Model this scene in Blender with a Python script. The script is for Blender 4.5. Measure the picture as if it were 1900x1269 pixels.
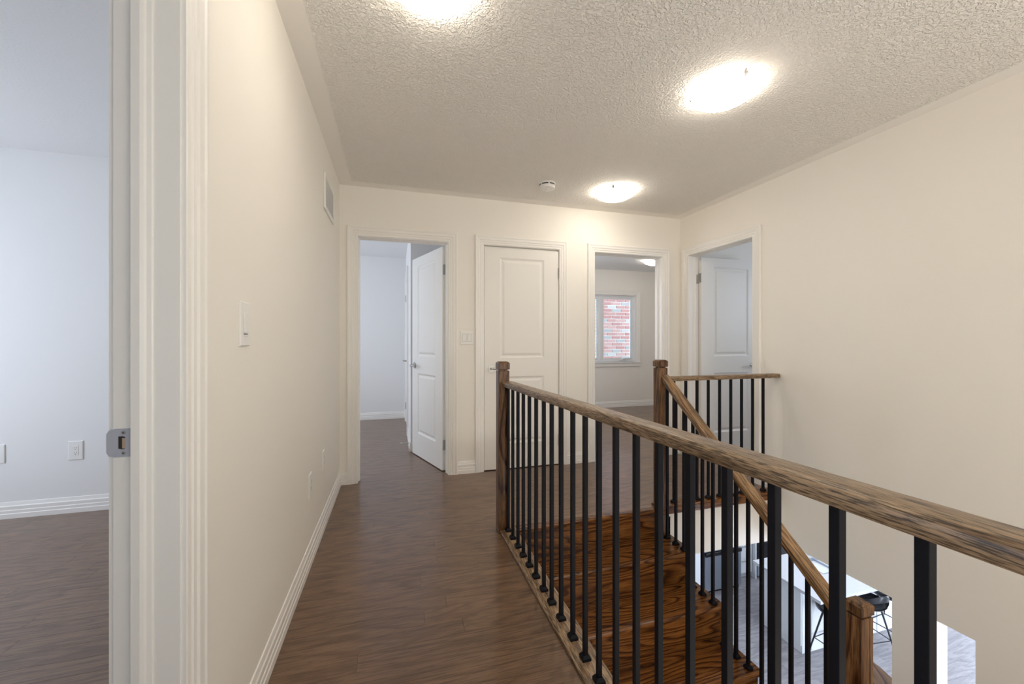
import bpy, bmesh, math, random
from mathutils import Vector, Matrix
rnd = random.Random(7)
S = bpy.context.scene
COL = S.collection
for o in list(bpy.data.objects): bpy.data.objects.remove(o)

# ------------------------------------------------------------------ camera, world, exposure, large lights
YAW = math.radians(16.31)
cd = bpy.data.cameras.new('camera'); cam = bpy.data.objects.new('camera', cd); COL.objects.link(cam)
cam.location = (0, 0, 1.16); cam.rotation_euler = (math.pi/2, 0, -YAW)
cd.sensor_fit = 'HORIZONTAL'; cd.sensor_width = 36.0; cd.lens = 36.0*745/1900
cd.clip_start = 0.02; cd.clip_end = 200
S.camera = cam
w = bpy.data.worlds.new('overcast_sky'); S.world = w; w.use_nodes = True
bg = w.node_tree.nodes['Background']; bg.inputs[0].default_value = (0.80, 0.90, 1.0, 1); bg.inputs[1].default_value = 4.4
S.view_settings.view_transform = 'Standard'; S.view_settings.look = 'None'
S.view_settings.gamma = 1.0; S.view_settings.use_curve_mapping = False
S.view_settings.exposure = 0.27
S.cycles.use_denoising = True
S.cycles.max_bounces = 12; S.cycles.diffuse_bounces = 8; S.cycles.glossy_bounces = 4
S.cycles.transparent_max_bounces = 8; S.cycles.caustics_reflective = False; S.cycles.caustics_refractive = False
S.cycles.sample_clamp_indirect = 6.0

def area(name, loc, direction, sx, sy, power, color):
    l = bpy.data.lights.new(name, 'AREA'); l.shape = 'RECTANGLE'; l.size = sx; l.size_y = sy
    l.energy = power; l.color = color
    o = bpy.data.objects.new(name, l); COL.objects.link(o); o.location = loc
    o.rotation_euler = Vector(direction).to_track_quat('-Z', 'Z').to_euler()
    return o
ZKL = -0.385
COOL_FILL = (0.75, 0.845, 1.0)  # bluish tint shared by added fill lamps
# added area lamps at walls without windows, assumed daylight for the side rooms
area('bedroom_fill', (-3.36, 2.2, 1.20), (1, 0.05, 0.0), 1.9, 1.9, 36, COOL_FILL)  # added lamp before the solid bedroom wall, assumed daylight
area('rear_bedroom_fill', (-2.82, 5.0, 1.45), (1, 0, 0), 1.8, 1.3, 36, COOL_FILL)  # added lamp, this wall has no window opening
area('corner_room_fill', (1.68, 5.0, 1.45), (1, 0.1, 0), 1.2, 1.2, 17, (0.85, 0.90, 1.0))  # added fill at the inner wall, brightens far wall and window reveal
area('bathroom_fill', (4.9, 2.2, 1.6), (-1, 0.5, -0.1), 0.9, 0.9, 12.5, COOL_FILL)  # added unseen lamp inside the side room, assumed daylight
# added, unseen fill lights behind the camera for the hall and the stairwell
area('hall_fill', (0.5, -0.86, 1.35), (0, 1, 0.12), 1.7, 1.6, 13, (0.80, 0.90, 1.0))
area('stairwell_fill', (1.80, -0.86, 1.45), (-0.25, 1, 0.45), 1.7, 1.3, 26, (1.0, 0.95, 0.87))
area('kitchen_front_fill', (6.4, -0.86, -1.85), (0, 1, -0.05), 3.6, 2.1, 240, COOL_FILL)  # added fill from the near side for island and cabinet fronts
area('kitchen_side_fill', (10.3, 3.5, -1.85), (-1, 0, -0.1), 2.6, 2.1, 105, COOL_FILL)  # added lamp at the solid end wall, assumed kitchen daylight
area('kitchen_overhead_fill', (5.9, 3.6, ZKL), (0, 0, -1), 2.4, 1.6, 21, (0.86, 0.92, 1.0))  # added overhead fill, brightens kitchen floor and counter
area('stairwell_uplight_fill', (1.5, -0.86, -0.8), (-0.05, 1, 0.75), 1.4, 1.4, 60, (1.0, 0.95, 0.88))  # added low uplight for the ceiling and the lower right wall
LAMP = (1.0, 0.91, 0.79)
LAMP_E = 13.6

# ------------------------------------------------------------------ materials
def mat(name, color=(.8,.8,.8), rough=.5, metal=0.0, spec=.5, coat=0.0):
    m = bpy.data.materials.new(name); m.use_nodes = True
    b = m.node_tree.nodes['Principled BSDF']
    b.inputs['Base Color'].default_value = (*color, 1); b.inputs['Roughness'].default_value = rough
    b.inputs['Metallic'].default_value = metal; b.inputs['Specular IOR Level'].default_value = spec
    b.inputs['Coat Weight'].default_value = coat; b.inputs['Coat Roughness'].default_value = 0.15
    return m
def N(m, t, **kw):
    n = m.node_tree.nodes.new(t)
    for k, v in kw.items(): setattr(n, k, v)
    return n
def L(m, a, b): m.node_tree.links.new(a, b)
def fine(m, scale=60, amount=.02, bump=.0006, dist=.002, detail=3):
    """slight procedural mottling and relief"""
    b = m.node_tree.nodes['Principled BSDF']
    tc = N(m, 'ShaderNodeTexCoord'); n = N(m, 'ShaderNodeTexNoise'); n.inputs['Scale'].default_value = scale; n.inputs['Detail'].default_value = detail
    L(m, tc.outputs['Object'], n.inputs['Vector'])
    c = Vector(b.inputs['Base Color'].default_value[:3])
    mx = N(m, 'ShaderNodeMix', data_type='RGBA'); L(m, n.outputs[0], mx.inputs['Factor'])
    mx.inputs['A'].default_value = (*(c*(1-amount)), 1); mx.inputs['B'].default_value = (*(c*(1+amount)), 1)
    L(m, mx.outputs['Result'], b.inputs['Base Color'])
    if bump:
        bp = N(m, 'ShaderNodeBump'); bp.inputs['Strength'].default_value = bump/.001*.3; bp.inputs['Distance'].default_value = dist
        L(m, n.outputs[0], bp.inputs['Height']); L(m, bp.outputs[0], b.inputs['Normal'])
    return m
M = {}
M['wall'] = fine(mat('wall_paint', (.86,.83,.77), .55, spec=.3), 140, .006, .0003)
M['wall_cool'] = fine(mat('bedroom_wall_paint', (.82,.815,.805), .6, spec=.3), 140, .006, .0003)
M['trim'] = fine(mat('semi_gloss_trim_paint', (.85,.83,.79), .32), 30, .006, 0)
M['door'] = fine(mat('door_paint', (.84,.82,.775), .42), 300, .008, .0002)
M['plastic'] = fine(mat('white_plastic', (.82,.81,.78), .3), 30, .005, 0)
M['shadow_gap'] = fine(mat('dark_recess', (.03,.028,.025), .8), 30, .05, 0)
M['iron'] = fine(mat('black_powder_coated_iron', (.006,.006,.009), .5, spec=.14), 400, .1, .0002)
M['nickel'] = fine(mat('satin_nickel', (.50,.485,.46), .40, metal=1.0), 200, .03, 0)
M['strike'] = fine(mat('brushed_steel_plate', (.42,.44,.50), .42, metal=.0), 400, .04, 0)
M['steel'] = fine(mat('stainless_steel', (.42,.46,.52), .38, metal=.85), 90, .04, 0)
M['black_glass'] = fine(mat('black_glass', (.01,.01,.012), .08), 20, .05, 0)
M['cabinet'] = fine(mat('white_cabinet_lacquer', (.80,.83,.86), .35), 30, .005, 0)
M['counter'] = fine(mat('pale_quartz', (.60,.62,.65), .35), 25, .03, 0, detail=6)
M['stool_shell'] = fine(mat('black_moulded_plastic', (.015,.015,.018), .3), 100, .1, 0)
M['rubber'] = fine(mat('white_rubber', (.75,.75,.73), .6), 50, .02, 0)
M['mortar'] = fine(mat('pale_mortar', (.80,.79,.77), .9), 60, .12, .001)
M['vinyl'] = fine(mat('white_window_vinyl', (.80,.81,.82), .3), 30, .005, 0)
M['siding'] = fine(mat('pale_stucco', (.55,.58,.62), .85), 40, .06, .001)

def ceiling_mat():
    m = mat('stippled_ceiling_paint', (.89,.86,.81), .8, spec=.2)
    b = m.node_tree.nodes['Principled BSDF']
    tc = N(m, 'ShaderNodeTexCoord')
    n1 = N(m, 'ShaderNodeTexNoise'); n1.inputs['Scale'].default_value = 80; n1.inputs['Detail'].default_value = 2.2; n1.inputs['Roughness'].default_value=.55; n1.inputs['Distortion'].default_value=.6
    L(m, tc.outputs['Object'], n1.inputs['Vector'])
    r = N(m, 'ShaderNodeMapRange'); r.inputs[1].default_value=.42; r.inputs[2].default_value=.62
    L(m, n1.outputs[0], r.inputs[0])
    # smooth border 10 cm wide around the hall ceiling: distance to the rectangle's edge
    sx = N(m, 'ShaderNodeSeparateXYZ'); L(m, tc.outputs['Object'], sx.inputs[0])
    def mth(op, a, bb=None):
        q = N(m, 'ShaderNodeMath', operation=op)
        for i, v in enumerate((a, bb)):
            if v is None: continue
            if isinstance(v, (int, float)): q.inputs[i].default_value = v
            else: L(m, v, q.inputs[i])
        return q.outputs[0]
    hx = mth('SUBTRACT', 1.6425, mth('ABSOLUTE', mth('SUBTRACT', sx.outputs[0], 1.2135)))
    hy = mth('SUBTRACT', 3.523, sx.outputs[1])
    d = mth('MINIMUM', hx, hy)
    k = N(m, 'ShaderNodeMapRange'); k.inputs[1].default_value=.098; k.inputs[2].default_value=.108; L(m, d, k.inputs[0])
    h = mth('MULTIPLY', r.outputs[0], k.outputs[0])
    bp = N(m, 'ShaderNodeBump'); bp.inputs['Strength'].default_value = .9; bp.inputs['Distance'].default_value = .0048
    L(m, h, bp.inputs['Height']); L(m, bp.outputs[0], b.inputs['Normal'])
    return m
M['ceiling'] = ceiling_mat()
M['ceiling_room'] = fine(mat('white_room_ceiling_paint', (.82,.82,.82), .8, spec=.2), 75, .004, .0012, .003)

def wood(name, dark, mid, light, axis='X', ring=9.0, rough=.36, coat=.15, cross=6.0, pore=.75, var=.25, bump=.25, spec=.35, streak=(9, 330), prange=(.38, .56)):
    """stained oak: long axis gets stretched noise; contour lines of a slow noise make the cathedral figure"""
    m = mat(name, mid, rough, coat=coat, spec=spec); b = m.node_tree.nodes['Principled BSDF']
    tc = N(m, 'ShaderNodeTexCoord'); oi = N(m, 'ShaderNodeObjectInfo')
    off = N(m, 'ShaderNodeVectorMath', operation='SCALE'); off.inputs[0].default_value = (31.7, 17.3, 23.9); L(m, oi.outputs['Random'], off.inputs['Scale'])
    add = N(m, 'ShaderNodeVectorMath', operation='ADD'); L(m, tc.outputs['Object'], add.inputs[0]); L(m, off.outputs[0], add.inputs[1])
    i = 'XYZ'.index(axis)
    def mapped(lo, cr):
        s = [cr]*3; s[i] = lo
        q = N(m, 'ShaderNodeVectorMath', operation='MULTIPLY'); q.inputs[1].default_value = s; L(m, add.outputs[0], q.inputs[0]); return q.outputs[0]
    n1 = N(m, 'ShaderNodeTexNoise'); n1.inputs['Scale'].default_value=1; n1.inputs['Detail'].default_value=1.2; n1.inputs['Roughness'].default_value=.35
    L(m, mapped(1.1, cross), n1.inputs['Vector'])
    mu = N(m, 'ShaderNodeMath', operation='MULTIPLY'); mu.inputs[1].default_value = ring; L(m, n1.outputs[0], mu.inputs[0])
    fr = N(m, 'ShaderNodeMath', operation='FRACT'); L(m, mu.outputs[0], fr.inputs[0])
    cr = N(m, 'ShaderNodeValToRGB'); e = cr.color_ramp.elements
    e[0].position=0; e[0].color=(*mid,1); e[1].position=1; e[1].color=(*mid,1)
    for p, c in ((.18, light), (.62, mid), (.86, dark), (.93, dark)):
        x = e.new(p); x.color = (*c, 1)
    L(m, fr.outputs[0], cr.inputs[0])
    n2 = N(m, 'ShaderNodeTexNoise'); n2.inputs['Scale'].default_value=1; n2.inputs['Detail'].default_value=3; n2.inputs['Roughness'].default_value=.6
    L(m, mapped(*streak), n2.inputs['Vector'])
    pr = N(m, 'ShaderNodeMapRange'); pr.inputs[1].default_value=prange[0]; pr.inputs[2].default_value=prange[1]; pr.inputs[3].default_value=1-pore; pr.inputs[4].default_value=1.0
    L(m, n2.outputs[0], pr.inputs[0])
    n3 = N(m, 'ShaderNodeTexNoise'); n3.inputs['Scale'].default_value=1; n3.inputs['Detail'].default_value=2
    L(m, mapped(.7, 9), n3.inputs['Vector'])
    v = N(m, 'ShaderNodeMath', operation='MULTIPLY_ADD'); v.inputs[1].default_value = var*1.2; v.inputs[2].default_value = 1-var*.6; L(m, n3.outputs[0], v.inputs[0])
    v2 = N(m, 'ShaderNodeMath', operation='MULTIPLY_ADD'); v2.inputs[1].default_value = var; v2.inputs[2].default_value = 1-var/2; L(m, oi.outputs['Random'], v2.inputs[0])
    m1 = N(m, 'ShaderNodeMath', operation='MULTIPLY'); L(m, v.outputs[0], m1.inputs[0]); L(m, v2.outputs[0], m1.inputs[1])
    m2 = N(m, 'ShaderNodeMath', operation='MULTIPLY'); L(m, m1.outputs[0], m2.inputs[0]); L(m, pr.outputs[0], m2.inputs[1])
    sc = N(m, 'ShaderNodeVectorMath', operation='SCALE'); L(m, cr.outputs[0], sc.inputs[0]); L(m, m2.outputs[0], sc.inputs['Scale'])
    L(m, sc.outputs[0], b.inputs['Base Color'])
    bp = N(m, 'ShaderNodeBump'); bp.inputs['Strength'].default_value = bump; bp.inputs['Distance'].default_value = .0006
    L(m, n2.outputs[0], bp.inputs['Height']); L(m, bp.outputs[0], b.inputs['Normal'])
    return m
FD, FM, FL = (.135,.071,.036), (.180,.098,.051), (.200,.111,.060)
M['floor'] = wood('stained_oak_floor', FD, FM, FL, 'X', ring=10, rough=.36, coat=.5, pore=.5, var=.14, spec=.4, cross=7.5, streak=(10, 280), prange=(.38,.54))
KD, KM, KL = (.31,.295,.31), (.36,.345,.36), (.42,.40,.415)
M['floor_grey'] = wood('grey_brown_oak_floor', KD, KM, KL, 'X', ring=6, rough=.34, coat=.2, pore=.3, var=.12)
TD, TM, TL = (.055,.017,.004), (.165,.060,.013), (.250,.098,.024)
M['tread'] = wood('glossy_stained_oak', TD, TM, TL, 'X', ring=14, rough=.22, coat=.35, pore=.6, spec=.25, cross=7)
RD, RM, RL = (.200,.122,.066), (.330,.215,.125), (.410,.280,.168)
M['rail_y'] = wood('stained_oak_rail', RD, RM, RL, 'Y', ring=7, rough=.36, coat=.1, cross=20, pore=.78, streak=(24, 420), prange=(.41,.56), bump=.3)
M['rail_x'] = wood('stained_oak_rail_across', RD, RM, RL, 'X', ring=7, rough=.36, coat=.1, cross=20, pore=.78, streak=(24, 420), prange=(.41,.56), bump=.3)
M['rail_s'] = wood('stained_oak_sloped_rail', (.120,.060,.024), (.290,.165,.075), (.390,.240,.120), 'Y', ring=7, rough=.3, coat=.25, cross=14, pore=.75, streak=(10, 240), prange=(.41,.55), bump=.3)
M['post'] = wood('stained_oak_post', TD, (.150,.072,.030), (.225,.115,.052), 'Z', ring=9, rough=.34, coat=.1, cross=10, pore=.7, streak=(12, 260), prange=(.40,.54))

def brick_mat():
    m = mat('blended_red_brick', (.35,.12,.1), .85); b = m.node_tree.nodes['Principled BSDF']
    oi = N(m, 'ShaderNodeObjectInfo'); cr = N(m, 'ShaderNodeValToRGB'); cr.color_ramp.interpolation = 'CONSTANT'; e = cr.color_ramp.elements
    e[0].position=0; e[0].color=(.36,.17,.165,1); e[1].position=.28; e[1].color=(.42,.25,.24,1)
    for p, c in ((.5,(.30,.29,.30)), (.66,(.38,.20,.19)), (.80,(.40,.38,.38)), (.92,(.38,.19,.18))): e.new(p).color = (*c,1)
    L(m, oi.outputs['Random'], cr.inputs[0])
    tc = N(m, 'ShaderNodeTexCoord'); n = N(m, 'ShaderNodeTexNoise'); n.inputs['Scale'].default_value=60; n.inputs['Detail'].default_value=4; L(m, tc.outputs['Object'], n.inputs['Vector'])
    mx = N(m, 'ShaderNodeMix', data_type='RGBA', blend_type='MULTIPLY'); mx.inputs['Factor'].default_value=.4
    L(m, cr.outputs[0], mx.inputs['A']); L(m, n.outputs[0], mx.inputs['B']); L(m, mx.outputs['Result'], b.inputs['Base Color'])
    return m
M['brick'] = brick_mat()
def glass_mat():
    m = bpy.data.materials.new('window_glass'); m.use_nodes = True; nt = m.node_tree; nt.nodes.clear()
    o = N(m,'ShaderNodeOutputMaterial'); t = N(m,'ShaderNodeBsdfTransparent'); t.inputs[0].default_value=(.95,.98,.98,1)
    g = N(m,'ShaderNodeBsdfGlossy'); g.inputs['Roughness'].default_value=.02
    f = N(m,'ShaderNodeFresnel'); f.inputs[0].default_value=1.45; x = N(m,'ShaderNodeMixShader')
    L(m,f.outputs[0],x.inputs[0]); L(m,t.outputs[0],x.inputs[1]); L(m,g.outputs[0],x.inputs[2]); L(m,x.outputs[0],o.inputs[0]); return m
M['glass'] = glass_mat()
def lamp_mat(name, strength, color):
    m = bpy.data.materials.new(name); m.use_nodes = True; b = m.node_tree.nodes['Principled BSDF']
    b.inputs['Base Color'].default_value = (.9,.9,.88,1); b.inputs['Roughness'].default_value=.2
    b.inputs['Emission Color'].default_value = (*color,1); b.inputs['Emission Strength'].default_value = strength
    return m
M['lamp_glass'] = lamp_mat('lit_frosted_glass', LAMP_E, LAMP)

# ------------------------------------------------------------------ mesh helpers
class B:
    def __init__(s): s.bm = bmesh.new()
    def box(s, x0, x1, y0, y1, z0, z1, bev=0, seg=1):
        r = bmesh.ops.create_cube(s.bm, size=1); v = r['verts']
        for q in v:
            q.co = Vector(((x0+x1)/2 + q.co.x*(x1-x0), (y0+y1)/2 + q.co.y*(y1-y0), (z0+z1)/2 + q.co.z*(z1-z0)))
        if bev:
            ed = list({e for q in v for e in q.link_edges})
            bmesh.ops.bevel(s.bm, geom=ed, offset=bev, segments=seg, profile=.5, affect='EDGES')
        return s
    def pts(s, verts, faces):
        vs = [s.bm.verts.new(v) for v in verts]
        for f in faces:
            try: s.bm.faces.new([vs[i] for i in f])
            except ValueError: pass
        return s
    def sweep(s, loops, closed_ends=True):
        """loops: list of equally long vertex rings"""
        rings = [[s.bm.verts.new(v) for v in lp] for lp in loops]; n = len(rings[0])
        for a, b in zip(rings, rings[1:]):
            for i in range(n):
                s.bm.faces.new((a[i], a[(i+1)%n], b[(i+1)%n], b[i]))
        if closed_ends:
            s.bm.faces.new(list(reversed(rings[0]))); s.bm.faces.new(rings[-1])
        return s
    def tube(s, p0, p1, r0, r1=None, n=12):
        r1 = r0 if r1 is None else r1
        p0, p1 = Vector(p0), Vector(p1); d = (p1-p0).normalized()
        u = d.orthogonal().normalized(); v = d.cross(u)
        def ring(p, r): return [p + (u*math.cos(t)+v*math.sin(t))*r for t in [2*math.pi*i/n for i in range(n)]]
        return s.sweep([ring(p0, r0), ring(p1, r1)])
    def path(s, P, r, n=8):
        P = [Vector(p) for p in P]; loops = []
        for i, p in enumerate(P):
            d = (P[min(i+1, len(P)-1)] - P[max(i-1, 0)]).normalized()
            up = Vector((0,0,1)) if abs(d.z) < .9 else Vector((0,1,0))
            u = d.cross(up).normalized(); v = d.cross(u)
            loops.append([p + (u*math.cos(t)+v*math.sin(t))*r for t in [2*math.pi*k/n for k in range(n)]])
        return s.sweep(loops)
    def lathe(s, prof, c=(0,0,0), n=40):
        """prof: (radius, z) from one end to the other; closes ends that lie on the axis"""
        rings = []
        for r, z in prof:
            if r < 1e-6: rings.append([s.bm.verts.new((c[0], c[1], c[2]+z))])
            else: rings.append([s.bm.verts.new((c[0]+r*math.cos(2*math.pi*i/n), c[1]+r*math.sin(2*math.pi*i/n), c[2]+z)) for i in range(n)])
        for a, b in zip(rings, rings[1:]):
            for i in range(n):
                j = (i+1) % n
                if len(a) == 1 and len(b) > 1: s.bm.faces.new((a[0], b[j], b[i]))
                elif len(b) == 1 and len(a) > 1: s.bm.faces.new((a[i], a[j], b[0]))
                elif len(a) > 1: s.bm.faces.new((a[i], a[j], b[j], b[i]))
        return s
    def xf(s, mtx):
        bmesh.ops.transform(s.bm, matrix=mtx, verts=s.bm.verts); return s
    def mesh(s, name, m, smooth=False):
        bmesh.ops.recalc_face_normals(s.bm, faces=s.bm.faces)
        me = bpy.data.meshes.new(name); s.bm.to_mesh(me); s.bm.free()
        for x in (m if isinstance(m, (list, tuple)) else [m]): me.materials.append(x)
        if smooth:
            for p in me.polygons: p.use_smooth = True
            try: me.set_sharp_from_angle(angle=math.radians(38))
            except Exception: pass
        return me
def obj(name, b, m, parent=None, smooth=False, loc=None):
    me = b.mesh(name, m, smooth) if isinstance(b, B) else b
    o = bpy.data.objects.new(name, me); COL.objects.link(o)
    if parent is not None:
        o.parent = parent
        if loc is None: o.matrix_parent_inverse = Matrix.Translation(-parent.location)
        else: o.matrix_parent_inverse = Matrix.Translation(-parent.location); o.location = loc
    elif loc is not None: o.location = loc
    return o
def tag(o, label=None, cat=None, group=None, kind=None):
    if label: o['label'] = label
    if cat: o['category'] = cat
    if group: o['group'] = group
    if kind: o['kind'] = kind
    return o
def empty(name, loc, label=None, cat=None, group=None, kind=None):
    o = bpy.data.objects.new(name, None); COL.objects.link(o); o.location = loc; o.empty_display_size = .1
    return tag(o, label, cat, group, kind)
def struct(name, b, m, label=None, cat=None, smooth=False):
    return tag(obj(name, b, m, smooth=smooth), label, cat, kind='structure')
def copy_tree(o, parent=None):
    c = o.copy(); COL.objects.link(c)
    if parent is not None: c.parent = parent
    for ch in list(o.children): copy_tree(ch, c)
    return c

XL, XR, YB, ZC = -.429, 2.856, 3.523, 2.44
WT = .115
YS = 2.385           # edge of the landing
ZF = -3.04           # lower floor
ZH = -.37            # lower ceiling

# ------------------------------------------------------------------ shell: walls
def wall_with_holes(name, s0, s1, z0, z1, holes, place, m, label):
    """wall along s with door or window holes (a, b, za, zb); place(sa, sb, za, zb) -> box args"""
    b = B(); cuts = sorted(holes); cur = s0
    for a, c, za, zb in cuts:
        if a > cur: b.box(*place(cur, a, z0, z1))
        if za > z0: b.box(*place(a, c, z0, za))
        if zb < z1: b.box(*place(a, c, zb, z1))
        cur = c
    if cur < s1: b.box(*place(cur, s1, z0, z1))
    return struct(name, b, m, label, 'wall')
G = .02
D1, D2, D3, DH = (-.288, .447), (.770, 1.492), (1.872, 2.636), 2.03
D4, DL = (2.640, 3.392), (.195, 1.0)
wall_with_holes('wall_left', -.9, YB, 0, ZC, [(DL[0]-G, DL[1]+G, 0, DH+G)], lambda a,b,c,d: (XL-WT, XL, a, b, c, d), M['wall'],
    'long cream wall on the left of the hall with a doorway')
wall_with_holes('wall_back', XL-WT, 5.3, 0, ZC, [(D1[0]-G, D1[1]+G, 0, DH+G), (D2[0]-G, D2[1]+G, 0, DH+G), (D3[0]-G, D3[1]+G, 0, DH+G)],
    lambda a,b,c,d: (a, b, YB, YB+WT, c, d), M['wall'], 'cream wall at the end of the hall with three doorways')
wall_with_holes('wall_right', -.9, YB, 0, ZC, [(D4[0]-G, D4[1]+G, 0, DH+G)], lambda a,b,c,d: (XR, XR+WT, a, b, c, d), M['wall'],
    'tall cream wall on the right of the stairwell')
struct('wall_right.001', B().box(XR, XR+WT, -.9, 2.41, ZH, 0).box(XR, XR+WT, -.9, 1.307, ZF, ZH), M['wall'], 'lower part of the tall wall on the right, beside the stairwell', 'wall')
struct('wall_right.002', B().box(XR, XR+.13, 1.480, 1.667, ZF, ZH), M['wall'], 'narrow cream wall pier between the kitchen opening and the slit opening', 'wall')
struct('wall_front', B().box(XL-WT, XR+WT, -1.0, -.9, ZF, ZC), M['wall'], 'wall behind the camera', 'wall')
# bedroom on the left
struct('wall_left.001', B().box(-3.4, XL-WT, 3.47, YB+WT, 0, ZC).box(-3.5, -3.4, -.9, YB+WT, 0, ZC).box(-3.5, XL-WT, -1.0, -.9, 0, ZC), M['wall_cool'], 'pale blue white wall of the bedroom seen through the left doorway', 'wall')
# rear bedroom (door 1)
Y2 = 6.35
struct('wall_back.001', B().box(-3.0, 1.62, Y2, Y2+.12, 0, ZC).box(-3.0, -2.9, YB+WT, Y2, 0, ZC), M['wall_cool'], 'pale far wall of the rear bedroom seen past the open door', 'wall')
struct('wall_back.002', B().box(.165, .70, 4.39, Y2, 0, ZC).box(.62, .70, YB+WT, 4.39, 0, ZC), M['wall_cool'], 'closet wall inside the rear bedroom behind the open door', 'wall')
# corner room (door 3) with window
WX0, WX1, WZ0, WZ1 = 2.88, 4.20, .80, 2.00
def far_place(a,b,c,d): return (a, b, Y2, Y2+.14, c, d)
wall_with_holes('wall_back.003', 1.55, 5.2, 0, ZC, [(WX0, WX1, WZ0, WZ1)], far_place, M['wall'], 'far wall of the corner room with the window')
struct('wall_back.004', B().box(1.55, 1.62, YB+WT, Y2, 0, ZC).box(5.2, 5.3, YB+WT, Y2+.14, 0, ZC), M['wall'], 'side walls of the corner room', 'wall')
struct('wall_back.005', B().box(.70, 1.55, 4.3, 4.38, 0, ZC), M['wall'], 'back of the hall closet', 'wall')
# room behind door 4
struct('wall_right.003', B().box(XR+WT, 5.3, 1.4, 1.5, 0, ZC).box(5.0, 5.1, 1.5, YB, 0, ZC), M['wall_cool'], 'walls of the side room on the right', 'wall')
# stairwell sides
struct('wall_stair', B().box(.60, .715, -.9, YS+.02, ZF, -.03).box(1.765, XR+WT, 2.41, 2.41+.12, ZH, -.03).box(.60, 1.765, 2.43, 2.41+.12, ZH, -.03), M['wall'], 'cream wall below the landing edge in the stairwell', 'wall')
# lower storey shell
struct('wall_back.006', B().box(.6, 10.5, 6.3, 6.4, ZF, ZH+.0).box(10.4, 10.5, -1, 6.3, ZF, ZH).box(XR+WT, 10.5, -1.0, -.9, ZF, ZH).box(.6, .7, YS+.02, 6.3, ZF, ZH), M['wall_cool'], 'white kitchen walls of the lower floor', 'wall')

# ceilings
struct('ceiling', B().box(XL-.05, XR+.05, -1.0, YB+.05, ZC, ZC+.1), M['ceiling'], 'stippled cream ceiling with a smooth border', 'ceiling')
struct('ceiling.001', B().box(.6, 10.5, 2.53, 6.4, ZH, -.03).box(XR+WT, 10.5, -1.0, 2.53, ZH, -.03), M['wall_cool'], 'ceiling of the lower floor', 'ceiling')

struct('ceiling.002', B().box(-3.5, XL-.05, -1.0, YB+.05, ZC, ZC+.1).box(-3.5, 5.3, YB+.05, Y2+.14, ZC, ZC+.1).box(XR+.05, 5.3, -1.0, YB+.05, ZC, ZC+.1), M['ceiling_room'], 'pale ceiling of the bedrooms around the hall', 'ceiling')
# ------------------------------------------------------------------ floors, plank by plank
_pl = {}
def plank_mesh(lx, ly, m):
    k = (round(lx, 3), round(ly, 4), m.name)
    if k not in _pl:
        g = .0002; x, y = lx/2-g, ly/2-g; c = .0006; t = .018
        v = [(-x+c,-y+c,0),(x-c,-y+c,0),(x-c,y-c,0),(-x+c,y-c,0), (-x,-y,-c),(x,-y,-c),(x,y,-c),(-x,y,-c), (-x,-y,-t),(x,-y,-t),(x,y,-t),(-x,y,-t)]
        f = [(0,1,2,3)] + [(i, i+4, (i+1)%4+4, (i+1)%4) for i in range(4)] + [(i+4, i+8, (i+1)%4+8, (i+1)%4+4) for i in range(4)] + [(11,10,9,8)]
        _pl[k] = B().pts(v, f).mesh('plank', m)
    return _pl[k]
PW = .0885
def lay(parent, x0, x1, y0, y1, z, m, seed, pw=PW):
    r = random.Random(seed)
    y = math.floor(y0/pw)*pw
    while y < y1-1e-4:
        a, c = max(y, y0), min(y+pw, y1)
        if c-a > .004:
            x = x0 - r.choice((.2, .45, .7, .95))
            while x < x1:
                ln = r.choice((.75, 1.05, 1.35, 1.65)); u, v2 = max(x, x0), min(x+ln, x1)
                if x1-v2 < .12: v2 = x1; 
                if v2-u > .02:
                    obj('plank', plank_mesh(v2-u, c-a, m), None, parent, loc=((u+v2)/2, (a+c)/2, z))
                x = v2 if v2 == x1 else x+ln
                if v2 == x1: break
        y += pw
fl = struct('floor', B().box(-3.5, .60, -1.0, 2.41, -.03, -.018).box(-3.5, 5.3, 2.41, Y2+.14, -.03, -.018)
            .box(-3.5, -2.6, -1.0, 3.47, -.018, 0).box(-2.6, XL, -1.0, .2, -.018, 0)
            .box(XR, 5.3, 2.41, YB, -.018, -.001).box(-3.0, -1.0, YB+WT, Y2, -.018, 0).box(XR+WT, 5.3, 1.4, 2.41, -.03, -.001), M['floor'],
            'stained brown oak plank floor of the upper hall and bedrooms', 'floor')
lay(fl, XL, .617, -.2, YS+.045, 0, M['floor'], 3)
lay(fl, XL, XR, YS+.045, YB, 0, M['floor'], 4)
lay(fl, -2.6, XL, .2, 3.47, 0, M['floor'], 5)
lay(fl, -1.0, .60, YB, Y2, 0, M['floor'], 6, PW*1.0)
lay(fl, 1.62, 5.2, YB, Y2, 0, M['floor'], 7, PW*1.0)
fk = struct('floor.001', B().box(.6, 10.5, -1.0, 6.4, ZF-.05, ZF-.018).box(.6, 4.0, -1.0, 6.4, ZF-.018, ZF-.001).box(8.6, 10.5, -1.0, 6.4, ZF-.018, ZF)
            .box(4.0, 8.6, -1.0, 2.6, ZF-.018, ZF-.001), M['floor_grey'], 'grey brown plank floor of the kitchen seen far below through the railing', 'floor')
lay(fk, 4.0, 8.6, 2.6, 6.1, ZF, M['floor_grey'], 8, .105)

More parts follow.
